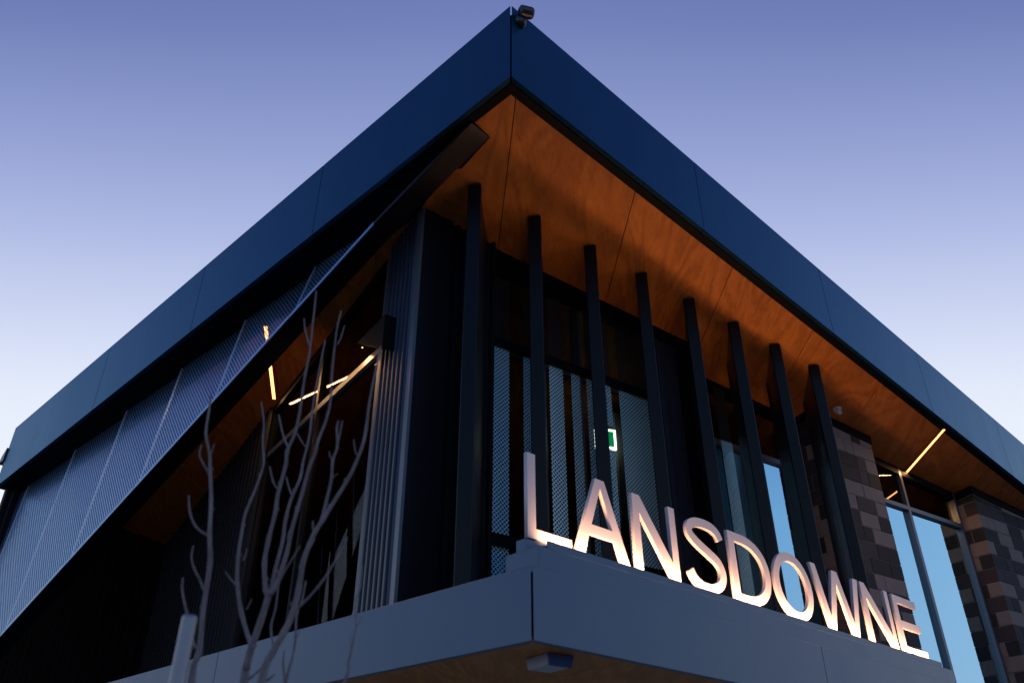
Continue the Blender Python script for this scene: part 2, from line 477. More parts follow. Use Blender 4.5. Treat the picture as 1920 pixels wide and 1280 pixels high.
# ---- line of the screens below the left roof edge
SQ = soff(905, 213); SQ.z = 0
SIN = -nLo                                                          # inward
# ---- walls
def wallbox(a0, a1, b0, b1, z0, top, name, m, par=None, bevel=0.0):
    """upright box in wall coordinates; top is a height or None for 'up to the soffit'"""
    c = [(a0, b0), (a1, b0), (a1, b1), (a0, b1)]
    tz = [(min(top, wsz(a, b) + .01) if top is not None else wsz(a, b) + .012) for a, b in c]
    m_ = MB(); m_.prism([wp(a, b, z0) for a, b in c], [wp(a, b, z) for (a, b), z in zip(c, tz)])
    return m_.build(name, m, par or B, bevel=bevel)
def ribbed(p0, d, n, L, z0, topf, pitch, dep, name, m, par):
    """standing-seam / ribbed sheet: d along, n outward"""
    prof = []
    x = 0
    while x < L - 1e-6:
        for dx, o in ((0, 0), (.44, 0), (.56, dep), (.88, dep)):
            if x + dx * pitch <= L: prof.append((x + dx * pitch, o))
        x += pitch
    prof.append((L, 0))
    m_ = MB()
    P = [p0 + d * x + n * o for x, o in prof]
    bot = [V((p.x, p.y, z0)) for p in P]; top = [V((p.x, p.y, topf(p))) for p in P]
    k = len(P)
    m_.add(bot + top, [(i, i + 1, k + i + 1, k + i) for i in range(k - 1)])
    return m_.build(name, m, par)
tops = lambda p: sz(p.x, p.y) + .012
Z0 = CZ1 - .03
# corner: folded flashing, ribbed cladding both ways
wallbox(.010, .33, -.012, .05, Z0, None, 'corner_flashing', M['clad'])
wallbox(-.02, .008, -.014, .065, Z0, None, 'corner_trim', M['frame'])
ribbed(wp(.33, .03), WA, -WB, .52, Z0, tops, .105, .035, 'cladding', M['clad'], B)
ribbed(wp(0, .66), -WB, -WA, .595, Z0, tops, .088, .034, 'cladding', M['steelclad'], B)
ribbed(wp(.02, 22.0), -WB, -WA, 18.1, Z0, tops, .15, .035, 'cladding', M['clad'], B)
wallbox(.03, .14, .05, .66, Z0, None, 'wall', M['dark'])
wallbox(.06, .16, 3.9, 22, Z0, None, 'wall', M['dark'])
# storey below the canopy
wallbox(.5, 14, .7, .9, 0, CZ0 + .06, 'lower_wall', M['plaster'])
wallbox(.3, .5, .7, 22, 0, CZ0 + .06, 'lower_wall', M['plaster'])
# gable wall closing the far end of the left wing
ge = SQ + hL * 9.27 + SIN * .02
gd = az(41); gn = az(131)
ribbed(ge, gd, gn, 9.0, Z0, tops, .15, .035, 'cladding', M['clad'], B) 
m_ = MB(); gg = [ge - gn * .02, ge - gn * .02 + gd * 9, ge - gn * .12 + gd * 9, ge - gn * .12]
m_.prism([V((p.x, p.y, 0)) for p in gg], [V((p.x, p.y, sz(p.x, p.y) + .01)) for p in gg]); m_.build('wall', M['dark'], B)
# inside of the room
m_ = MB(); m_.box(wp(.17, .5, CZ1 - .01), WA * 14, WB * 11, UP * .05); m_.build('floor_slab', M['dark'], B)
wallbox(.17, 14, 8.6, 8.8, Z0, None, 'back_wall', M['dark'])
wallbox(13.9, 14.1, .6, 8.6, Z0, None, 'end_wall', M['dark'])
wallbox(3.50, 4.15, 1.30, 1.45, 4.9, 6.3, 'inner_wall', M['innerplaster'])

# ---- window frames and panes
def window(axis, segs, b, zs, glass_low, glass_up, name='window', w=.055, dep=.11, z0=Z0):
    """axis 'a': street wall (runs along WA at inset b); axis 'b': left wall (runs along WB)"""
    m_ = MB()
    def bx(s0, s1, za, zb, par_top=False):
        if axis == 'a': c = [(s0, b), (s1, b), (s1, b + dep), (s0, b + dep)]
        else: c = [(b, s0), (b + dep, s0), (b + dep, s1), (b, s1)]
        if zb is None: t = [wp(p, q, wsz(p, q) - .10) for p, q in c]; za_ = [wp(p, q, wsz(p, q) - .10) for p, q in c]; t = [p + UP * .11 for p in t]; m_.prism(za_, t)
        else:
            tz = [zb if zb > 0 else wsz(p, q) + .01 for p, q in c]
            m_.prism([wp(p, q, za) for p, q in c], [wp(p, q, z) for (p, q), z in zip(c, tz)])
    for i, s in enumerate(segs):
        if axis == 'a' or i == 0: bx(s - w / 2, s + w / 2, z0, -1)
    for i in range(len(segs) - 1):
        s0, s1 = segs[i] + w / 2 + .001, segs[i + 1] - w / 2 - .001
        for z in zs: bx(s0, s1, z - w * .55, z + w * .55)
    fr = m_.build(name, M['frame'], B)
    m_ = MB()
    for i in range(len(segs) - 1): bx(segs[i] + w / 2 + .001, segs[i + 1] - w / 2 - .001, 0, None)
    m_.build('head', M['trim'], fr)
    if axis == 'b':
        for s in segs[1:]:
            m_ = MB(); bx(s - w / 2, s + w / 2, z0, -1); m_.build('mullion', M['fin'], fr)
    lv = [z0] + list(zs) + [None]
    for i in range(len(segs) - 1):
        for k in range(len(lv) - 1):
            s0, s1 = segs[i] + w / 2 - .008, segs[i + 1] - w / 2 + .008
            o0, o1 = dep * .5, dep * .5 + .01
            c = [(s0, b + o0), (s1, b + o0), (s1, b + o1), (s0, b + o1)] if axis == 'a' else [(b + o0, s0), (b + o1, s0), (b + o1, s1), (b + o0, s1)]
            za = lv[k] + w * .55 - .005 if k else lv[k]
            g2 = MB()
            g2.prism([wp(p, q, za) for p, q in c], [wp(p, q, (lv[k + 1] - w * .55 + .005) if lv[k + 1] else wsz(p, q) - .09) for p, q in c])
            g2.build('pane', glass_low if k < len(lv) - 2 else glass_up, fr)
    return fr
window('b', [.76, 2.32, 3.86], .02, [5.76], M['glass'], M['glass'], w=.06, dep=.08)
window('a', [.90, 2.0, 3.42], .14, [5.82], M['glass'], M['glass'], dep=.10)
window('a', [3.74, 5.72], .44, [5.80], M['coated'], M['glass'], dep=.10)
window('a', [7.20, 8.20, 9.55], .44, [5.77], M['coated'], M['glass'], dep=.10)
wallbox(3.45, 3.70, .06, .56, Z0, None, 'column', M['clad'])
# ribbed column lining beside the glazing
ribbed(wp(2.93, .115), WA, -WB, .50, Z0, tops, .11, .03, 'cladding', M['steelclad'], B)
# black head trims where wall meets soffit
wallbox(.85, 3.44, .06, .135, 6.62, None, 'head_beam', M['trim'])

# perforated strips standing in front of the glazing, reflected sky coloured in blue below the transom, dark soffit in black above it
SZ0, SZ1 = hit(wp(0, .10), WB, 1150, 843).z, hit(wp(0, .10), WB, 1150, 800).z
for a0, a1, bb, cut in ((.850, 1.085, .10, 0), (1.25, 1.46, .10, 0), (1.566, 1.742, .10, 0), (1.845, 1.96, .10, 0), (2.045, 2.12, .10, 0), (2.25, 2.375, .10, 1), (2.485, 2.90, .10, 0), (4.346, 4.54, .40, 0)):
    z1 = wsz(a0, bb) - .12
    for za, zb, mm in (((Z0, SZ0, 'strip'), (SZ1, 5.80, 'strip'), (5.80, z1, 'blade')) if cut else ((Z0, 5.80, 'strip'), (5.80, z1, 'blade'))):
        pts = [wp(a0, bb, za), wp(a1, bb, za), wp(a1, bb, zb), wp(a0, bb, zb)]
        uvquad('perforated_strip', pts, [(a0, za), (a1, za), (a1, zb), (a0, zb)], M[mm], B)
m_ = MB(); m_.box(wp(.87, .055, 5.765), WA * 2.06, WB * .04, UP * .085); m_.build('transom_bar', M['fin'], B)
m_ = MB(); m_.box(wp(.87, .055, 3.80), WA * 2.06, WB * .04, UP * .10); m_.build('transom_bar', M['fin'], B)

# ---- masonry piers: a mortar core with every block its own object
COURSE, BLK = .2, .4
def pier(a0, a1, b0, b1, zphase, name, left_return=True):
    core = MB()
    i_ = .008
    c = [(a0 + i_, b0 + i_), (a1 - i_, b0 + i_), (a1 - i_, b1), (a0 + i_, b1)]
    core.prism([wp(p, q, Z0) for p, q in c], [wp(p, q, wsz(p, q) + .01) for p, q in c])
    co = core.build(name, M['mortar'], B)
    n = 0
    z = zphase
    while z > Z0: z -= COURSE
    r = random.Random(int(a0 * 100))
    j = .0045
    row = 0
    while z < 6.75:
        def blk(ca, cb, zt, m):
            # ca, cb: extents in a and b
            c = [(ca[0], cb[0]), (ca[1], cb[0]), (ca[1], cb[1]), (ca[0], cb[1])]
            tz = [min(zt, wsz(p, q) - .11) for p, q in c]
            if min(tz) < z + .03: return 0
            pr = (r.random() - .5) * .002
            m_ = MB(); m_.prism([wp(p, q - pr, z + j) for p, q in c], [wp(p, q - pr, t - j) for (p, q), t in zip(c, tz)])
            m_.build('block', m, co, bevel=.003)
            return 1
        pick = lambda: M['block'][r.choices([0, 1, 2], [.38, .40, .22])[0]]
        if row % 2 == 0:
            # corner block: long on the return, short on the front
            n += blk((a0, a0 + .19 - j), (b0, b0 + .39), z + COURSE, pick())
            x = a0 + .19
        else:
            n += blk((a0, a0 + .39 - j), (b0, b0 + .19 - j), z + COURSE, pick())
            n += blk((a0, a0 + .19), (b0 + .19 + j, b0 + .39), z + COURSE, pick())
            x = a0 + .39
        while x < a1 - .02:
            L = .19 if r.random() < .28 else .39
            x1 = min(x + L, a1)
            if a1 - x1 < .07: x1 = a1
            n += blk((x + j, x1 - (j if x1 < a1 else 0)), (b0, b0 + .1), z + COURSE, pick())
            x = x1
        z += COURSE; row += 1
    cap = MB()
    c = [(a0 - .015, b0 - .015), (a1 + .015, b0 - .015), (a1 + .015, b0 + .36), (a0 - .015, b0 + .36)]
    cap.prism([wp(p, q, wsz(p, q) - .105) for p, q in c], [wp(p, q, wsz(p, q) + .006) for p, q in c])
    cap.build('head_flashing', M['trim'], B)
    return co
ZPH = hit(K + WB * .16, WB, 1640, 1045.6).z
pier(5.92, 7.14, .16, .60, ZPH, 'masonry_pier')
pier(9.60, 12.6, .18, .62, ZPH, 'masonry_pier')

# ---- fins: square post with a perforated blade running back to the glass
FD = az(7.0); FX = az(97.0)
for i in range(8):
    c0 = wp(.244 + .708 * i, -.54 + .008 * i)
    top = sz(c0.x, c0.y)
    w, d = .125, .05
    m_ = MB()
    b4 = [c0 - FX * w / 2 - FD * 0, c0 + FX * w / 2, c0 + FX * w / 2 + FD * d, c0 - FX * w / 2 + FD * d]
    m_.prism([V((p.x, p.y, Z0)) for p in b4], [V((p.x, p.y, sz(p.x, p.y) - .012)) for p in b4])
    post = m_.build('fin', M['fin'], B, bevel=.007)
    L = .56 / max(.2, FD.dot(WB))
    for sx in (-1, 1):
        s0 = c0 + FX * sx * (w / 2 - .014) + FD * (d + .002); s1 = c0 + FX * sx * .016 + FD * min(L, .74)
        pts = [V((s0.x, s0.y, Z0)), V((s1.x, s1.y, Z0)), V((s1.x, s1.y, sz(s1.x, s1.y) - .03)), V((s0.x, s0.y, sz(s0.x, s0.y) - .03))]
        LL_ = (s1 - s0).length
        uvquad('blade', pts, [(0, Z0), (LL_, Z0), (LL_, pts[2].z), (0, pts[3].z)], M['blade'], post)
    m_ = MB(); e0 = c0 + FD * min(L, .74) - FX * .018
    m_.prism([V((p.x, p.y, Z0)) for p in (e0, e0 + FX * .036, e0 + FX * .036 + FD * .03, e0 + FD * .03)], [V((p.x, p.y, sz(p.x, p.y) - .02)) for p in (e0, e0 + FX * .036, e0 + FX * .036 + FD * .03, e0 + FD * .03)])
    m_.build('fin_rail', M['fin'], post)

# ---- folded perforated screens hung below the left roof edge
def sp_(t, off, z): 
    p = SQ + hL * t + SIN * off
    return V((p.x, p.y, z))
def szb(t): return 7.145 - .19 * t if t < .45 else 7.145 - .0855 - .452 * (t - .45)
scr = thing('perforated_screen', '', '', (SQ.x, SQ.y, 0)); del scr['label']; del scr['category']; setpar(scr, B)
seams = [.12, 1.37, 2.56, 3.79, 5.07, 6.33, 7.66, 9.02, 9.30]
OUT, INN = .02, .085
LEAN = .17
for i in range(len(seams) - 1):
    t0, t1 = seams[i], seams[i + 1]
    z = lambda t, o: (lambda p: sz(p.x, p.y))(sp_(t, o, 0))
    k0, k1 = (0 if i == 0 else LEAN), LEAN
    pts = [sp_(t0, INN, szb(t0) + .03), sp_(t1 - .02, OUT, szb(t1) + .03), sp_(t1 - .02, OUT + k1, z(t1, OUT + k1)), sp_(t0, INN + k0, z(t0, INN + k0))]
    uvquad('screen_panel', pts, [(t0, pts[0].z), (t1, pts[1].z), (t1, pts[2].z), (t0, pts[3].z)], M['screen'], scr)
    m_ = MB()                                                       # folded edge of each sheet
    c = [(t1 - .024, OUT - .004), (t1 - .001, OUT - .004), (t1 - .001, OUT + .010), (t1 - .024, OUT + .010)]
    m_.prism([sp_(t, o, szb(t1) + .02) for t, o in c], [sp_(t, o + k1, z(t1, OUT + k1) - .002) for t, o in c])
    m_.build('folded_edge', M['seam'], scr)
    m_ = MB(); c = [(t1 - .006, OUT + .011), (t1 - .002, OUT + .011), (t1 - .002, INN + .01), (t1 - .006, INN + .01)]
    m_.prism([sp_(t, o, szb(t1) + .02) for t, o in c], [sp_(t, o + k1, z(t1, OUT + k1) - .002) for t, o in c])
    m_.build('return_edge', M['trim'], scr)
    c0 = [(t0 + .003, -.012), (t0 + .003, .20)]; c1 = [(t1 - .003, -.012), (t1 - .003, .20)]
    m_ = MB()
    m_.prism([sp_(t0 + .004, -.012, szb(t0) - .02), sp_(t1 - .004, -.012, szb(t1) - .02), sp_(t1 - .004, .0, szb(t1) - .02), sp_(t0 + .004, .0, szb(t0) - .02)],
             [sp_(t0 + .004, -.012, szb(t0) + .018), sp_(t1 - .004, -.012, szb(t1) + .018), sp_(t1 - .004, .0, szb(t1) + .018), sp_(t0 + .004, .0, szb(t0) + .018)])
    m_.build('edge_angle', M['edge' if i else 'fin'], scr)  # first angle is charcoal: dimming near the corner put into its colour
    m_ = MB()
    m_.prism([sp_(t0, .001, szb(t0) - .02), sp_(t1, .001, szb(t1) - .02), sp_(t1, .21, szb(t1) - .02), sp_(t0, .21, szb(t0) - .02)],
             [sp_(t0, .001, szb(t0) + .015), sp_(t1, .001, szb(t1) + .015), sp_(t1, .21, szb(t1) + .015), sp_(t0, .21, szb(t0) + .015)])
    m_.build('bottom_rail', M['fin'], scr)
    if i: continue
    t1 = .55                                                        # solid cheek only at the thin end
    m_ = MB()
    m_.prism([sp_(t0, .212, szb(t0) - .02), sp_(t1, .212, szb(t1) - .02), sp_(t1, .23, szb(t1) - .02), sp_(t0, .23, szb(t0) - .02)],
             [sp_(t, o + (LEAN + .15) * min(1, max(0, t - .3)), z(t, o + (LEAN + .15) * min(1, max(0, t - .3)))) for t, o in ((t0, .212), (t1, .212), (t1, .23), (t0, .23))])
    m_.build('back_sheet', M['clad'], scr)

# ------------------------------------------------------------------ LANSDOWNE letters
LZ0, LZ1 = 3.985, 4.80
LH = LZ1 - LZ0
LOFF, LTH = .32, .040
sign = thing('letter_sign', 'LANSDOWNE in white raised capitals standing on the canopy edge', 'sign', cp(4.2, LOFF, LZ0))
def letter(name, label, loops):
    cu = bpy.data.curves.new(name, 'CURVE'); cu.dimensions = '2D'; cu.fill_mode = 'BOTH'; cu.extrude = LTH / 2; cu.bevel_depth = .0015
    for lp in loops:
        s = cu.splines.new('POLY'); s.points.add(len(lp) - 1); s.use_cyclic_u = True
        for p, (x, y) in zip(s.points, lp): p.co = (x, y, 0, 1)
    tmp = bpy.data.objects.new(name, cu); COL.objects.link(tmp)
    dg = bpy.context.evaluated_depsgraph_get()
    me = bpy.data.meshes.new_from_object(tmp.evaluated_get(dg))
    bpy.data.objects.remove(tmp)
    me.materials.clear(); me.materials.append(M['letter'])
    o = bpy.data.objects.new(name, me); COL.objects.link(o)
    o.parent = sign; o['label'] = label
    o.matrix_parent_inverse = Matrix.Identity(4)
    R = Matrix((CR, UP, -CRN)).transposed().to_4x4()
    o.matrix_basis = Matrix.Translation(cp(0, LOFF + LTH / 2, LZ0) - V(sign.location)) @ R @ Matrix.Scale(CS, 4)
    return o
T = .103
H = LH
def ell(cx, cy, rx, ry, a0, a1, n=28, p=2.15):
    out = []
    for i in range(n + 1):
        a = a0 + (a1 - a0) * i / n
        c, s = math.cos(a), math.sin(a)
        out.append((cx + rx * math.copysign(abs(c) ** (2 / p), c), cy + ry * math.copysign(abs(s) ** (2 / p), s)))
    return out
x = .262
letter('letter', 'letter L', [[(x, 0), (.83, 0), (.83, T * .9), (x + T, T * .9), (x + T, H), (x, H)]])
letter('letter', 'letter A', [[(.878, 0), (1.006, 0), (1.082, .22), (1.462, .22), (1.540, 0), (1.668, 0), (1.335, H), (1.205, H)], [(1.118, .318), (1.272, H - .09), (1.425, .318)]])
def letN(a, b):
    return [[(a, 0), (a + .104, 0), (a + .104, H - .19), (b - .122, 0), (b, 0), (b, H), (b - .104, H), (b - .104, .19), (a + .122, H), (a, H)]]
letter('letter', 'letter N after the A', letN(1.765, 2.475))
# S from a centre line with constant stroke
def s_shape(x0, x1):
    w = (x1 - x0) / 2; cx = (x0 + x1) / 2
    pts = [(.93, .62), (.80, .80), (.50, .925), (.05, .955), (-.42, .91), (-.74, .78), (-.82, .60), (-.68, .44), (-.30, .27), (.20, .10), (.62, -.06), (.82, -.27), (.84, -.50), (.66, -.74), (.28, -.90), (-.12, -.945), (-.52, -.89), (-.80, -.74), (-.95, -.55)]
    ctrl = [V((cx + px * (w - T * .30), H / 2 + py * (H / 2 - T * .22), 0)) for px, py in pts]
    fine = []
    for i in range(len(ctrl) - 1):
        p0, p1, p2, p3 = ctrl[max(0, i - 1)], ctrl[i], ctrl[i + 1], ctrl[min(len(ctrl) - 1, i + 2)]
        for k in range(4):
            t = k / 4
            fine.append(.5 * ((2 * p1) + (p2 - p0) * t + (2 * p0 - 5 * p1 + 4 * p2 - p3) * t * t + (3 * p1 - p0 - 3 * p2 + p3) * t ** 3))
    fine.append(ctrl[-1])
    L, R_ = [], []
    for i, p in enumerate(fine):
        d = (fine[min(i + 1, len(fine) - 1)] - fine[max(i - 1, 0)]).normalized(); n = V((-d.y, d.x, 0)) * T / 2
        L.append((p + n)[:2]); R_.append((p - n)[:2])
    return [L + R_[::-1]]
letter('letter', 'letter S', s_shape(2.63, 3.36))
xd, xe = 3.468, 4.27
letter('letter', 'letter D', [[(xd, 0)] + ell(3.74, H / 2, xe - 3.74, H / 2, -PI / 2, PI / 2) + [(xd, H)], [(xd + .118, T)] + ell(3.72, H / 2, xe - T - .01 - 3.72, H / 2 - T, -PI / 2, PI / 2) + [(xd + .118, H - T)]])
letter('letter', 'letter O', [ell(4.795, H / 2, .432, H / 2 + .008, 0, 2 * PI, 48, 2.05)[:-1], ell(4.795, H / 2, .432 - T - .008, H / 2 - T + .004, 0, 2 * PI, 48, 2.05)[:-1]])
wx0, wx1 = 5.295, 6.535; wm = (wx0 + wx1) / 2
letter('letter', 'letter W', [[(wx0, H), (wx0 + .255, 0), (wx0 + .385, 0), (wm, H - .16), (wx1 - .385, 0), (wx1 - .255, 0), (wx1, H), (wx1 - .125, H), (wx1 - .318, .18), (wm + .068, H), (wm - .068, H), (wx0 + .318, .18), (wx0 + .125, H)]])
letter('letter', 'letter N before the E', letN(6.605, 7.40))
ex0, ex1 = 7.545, 8.315
letter('letter', 'letter E', [[(ex0, 0), (ex1, 0), (ex1, T), (ex0 + .125, T), (ex0 + .125, H / 2 - .05), (ex1 - .05, H / 2 - .05), (ex1 - .05, H / 2 + .055), (ex0 + .125, H / 2 + .055), (ex0 + .125, H - T), (ex1 - .03, H - T), (ex1 - .03, H), (ex0, H)]])

# light channel in front of the letters
z_ = 3.849
chan = thing('light_channel', 'long slim grey light channel washing the white letters from below', 'light', cp(4.4, .2, z_))
m_ = MB()
m_.box(cp(.39, .20, z_), CRs * 8.02, CRNs * .012, UPs * .100); m_.box(cp(.39, .213, z_), CRs * 8.02, CRNs * .046, UPs * .060); m_.box(cp(.39, .260, z_), CRs * 8.02, CRNs * .010, UPs * .074)
m_.build('housing', M['panel_low'], chan)
m_ = MB(); m_.box(cp(.42, .218, z_ + .062), CRs * 7.96, CRNs * .036, UPs * .008); m_.build('led_strip', M['led'], chan)
def area(name, loc, xdir, zdir, sx, sy, power, color, parent, spread=PI):
    l = bpy.data.lights.new(name, 'AREA'); l.shape = 'RECTANGLE'; l.size, l.size_y = sx, sy; l.energy = power; l.color = color; l.spread = spread
    o = bpy.data.objects.new(name, l); COL.objects.link(o)
    z = (-zdir).normalized(); x = (xdir - z * xdir.dot(z)).normalized(); y = z.cross(x)
    o.rotation_euler = Matrix((x, y, z)).transposed().to_euler(); o.location = loc
    setpar(o, parent)
    return o
area('led_lamp', cp(4.4, .236, z_ + .085), CR, UP + CRN * .30, 7.96 * CS, .025, 58, (1.0, .53, .28), chan, math.radians(140))

# ------------------------------------------------------------------ recessed soffit lights
def soffit_light(pa, pb, label, power):
    a, b = soff(*pa), soff(*pb)
    d = (b - a).normalized(); s = d.cross(SN).normalized()
    t = thing('linear_light', label, 'light', (a + b) / 2, 'linear lights set in the roof soffit')
    m_ = MB(); m_.box(a - s * .019 + SN * .0, d * (b - a).length, s * .038, SN * .012); m_.build('diffuser', M['led'], t)
    m_ = MB()
    for sd in (-1, 1): m_.box(a + s * (.0195 if sd > 0 else -.0245) - SN * .002 - d * .01, d * ((b - a).length + .02), s * .005, SN * .016)
    m_.build('frame', M['black'], t)
    area('lamp', (a + b) / 2 - SN * .012, d, -SN, (b - a).length, .03, power, (1.0, .52, .20), t)
soffit_light((1770, 805), (1693, 893), 'glowing warm strip light in the soffit above the tall blue window on the right', 16)
soffit_light((498, 612), (514, 748), 'glowing warm strip light in the soffit behind the perforated screen on the left', 9)
soffit_light((1661, 936), (1682, 921), 'short glowing strip light indoors, behind the clear pane above the blue window', 14)

# wall light box on the ribbed cladding
wl = thing('wall_light', 'dark wedge-shaped box light on the ribbed cladding beside the left window', 'light', wp(-.1, .6, 5.6))
m_ = MB()
tri = [(.95, 5.86), (.34, 5.87), (.34, 5.50)]
m_.prism([wp(-.036, q, z) for q, z in tri], [wp(-.15, q, z) for q, z in tri])
m_.build('housing', M['trim'], wl, bevel=.004)
m_ = MB(); m_.box(wp(-.09, .952, 5.83), WA * .012, WB * .006, UP * .008); m_.build('lens', M['tube'], wl)
area('lamp', wp(-.075, .985, 5.81), WA, (WB * .8 - UP).normalized(), .06, .05, 18, (1.0, .45, .17), wl)
m_ = MB(); m_.box(wp(-.034, .36, 5.872), WA * .03, WB * .56, UP * .02); m_.build('bracket', M['black'], wl)

# fluorescent fitting inside the left room
fl = None
pA, pB = hit(K + WA * 1.6, WA, 566, 760), hit(K + WA * 1.6, WA, 692, 692)
fl = thing('ceiling_light', 'lit tube light fitting hanging inside the left window', 'light', (pA + pB) / 2)
d = (pB - pA)
hd = V((d.x, d.y, 0)).normalized()
for k in range(4):
    m_ = MB(); off = UP * (-.05 * k)
    m_.tube([pA + off, pB + off - (pB - pA) * .04 * k], .011, 8); m_.build('tube', M['tube'], fl)
m_ = MB(); m_.box(pA + UP * .03 - WA * .03, d, WA * .32, UP * .03); m_.build('housing', M['black'], fl)

# exit sign inside, hung from its bracket
ex = thing('exit_sign', 'green and white lit exit sign hanging inside the glass behind the dark fins', 'sign', wp(3.35, 1.2, 5.8))
XD, YD = az(75), az(-15)
q0 = hit(wp(3.4, 1.2), YD, 1120, 838)
m_ = MB(); q = hit(wp(3.4, 1.2), YD, 1155, 838); wid = (q - q0).length
q0 = q - XD * .225
m_.box(q0, XD * .205, YD * .03, UP * .20); m_.build('panel', M['exitgreen'], ex)
m_ = MB()
for o_, sx, sz_ in ((V() - XD * .03 - UP * .03, .265, .03), (UP * .2 - XD * .03, .265, .03), (XD * .206, .029, .199), (-XD * .03, .029, .199)):
    m_.box(q0 + o_ + YD * .001, XD * sx, YD * .04, UP * sz_)
m_.build('border', M['exitwhite'], ex)
m_ = MB(); m_.box(q0 + XD * .11 + UP * .232, XD * .03, YD * .03, UP * .6); m_.build('bracket', M['white'], ex)

# security camera on the fascia corner
sc_ = thing('security_camera', 'small dark security camera on the top corner of the roof fascia', 'camera', C + eR * .10 + UP * .83 + nRo * .002)
b0 = C + eR * .105 + UP * .80 + nRo * .001
m_ = MB(); m_.tube([b0, b0 + nRo * .015, b0 + nRo * .035, b0 + nRo * .05 + UP * .01], [.062, .062, .05, .035], 16); m_.build('base', M['black'], sc_, smooth=False)
ax = (hR * .86 + nRo * .35 + UP * .12).normalized(); p0 = b0 + nRo * .075 + UP * .075 - ax * .045
m_ = MB(); m_.tube([p0 - ax * .015, p0, p0 + ax * .10, p0 + ax * .118], [.035, .056, .056, .047], 18); m_.build('body', M['black'], sc_)
m_ = MB(); m_.tube([p0 + ax * .1182, p0 + ax * .121], [.040, .040], 18); m_.build('faceplate', M['white'], sc_)
m_ = MB(); m_.tube([p0 + ax * .1212, p0 + ax * .125], [.020, .017], 14); m_.build('lens', M['black'], sc_)

# light fitting under the canopy corner
em = thing('canopy_light', 'white box light with blue face fixed under the timber canopy corner', 'light', (.3 * CS, 7.45 * CS, CZ0 + .02))
e0 = V((.304 * CS, 7.27 * CS, CZ0 - .05))
m_ = MB()
b4 = [e0 + WB * .012, e0 + WB * .012 + WA * .20, e0 + WA * .20 + WB * .25, e0 + WB * .25]
cc = (b4[0] + b4[2]) / 2
m_.prism([p * .88 + cc * .12 for p in b4], [p + UP * .069 for p in b4]); m_.build('housing', M['white'], em, bevel=.006)
lb = [b4[0] * .88 + cc * .12, b4[1] * .88 + cc * .12]; lt = [b4[0] + UP * .069, b4[1] + UP * .069]
nf = -WB * .002 - UP * .001; nf2 = -WB * .016 - UP * .004
m_ = MB()
m_.prism([lb[0] + nf, lb[1] + nf, lb[1] + nf2, lb[0] + nf2], [lt[0] + nf, lt[1] + nf, lt[1] + nf2, lt[0] + nf2])
m_.build('lens', M['bluelens'], em)

# little sensor on the roof soffit
dv = soff(1570, 767)
se = thing('motion_sensor', 'small white sensor on the timber soffit right of the last fin', 'sensor', dv)
m_ = MB(); m_.tube([dv + SN * .009, dv - SN * .02], [.055, .05], 14); m_.build('base', M['white'], se)
m_ = MB(); m_.box(dv - SN * .075 - WA * .04 - WB * .03, WA * .08, WB * .05, SN * .05); m_.build('head', M['white'], se, bevel=.008)

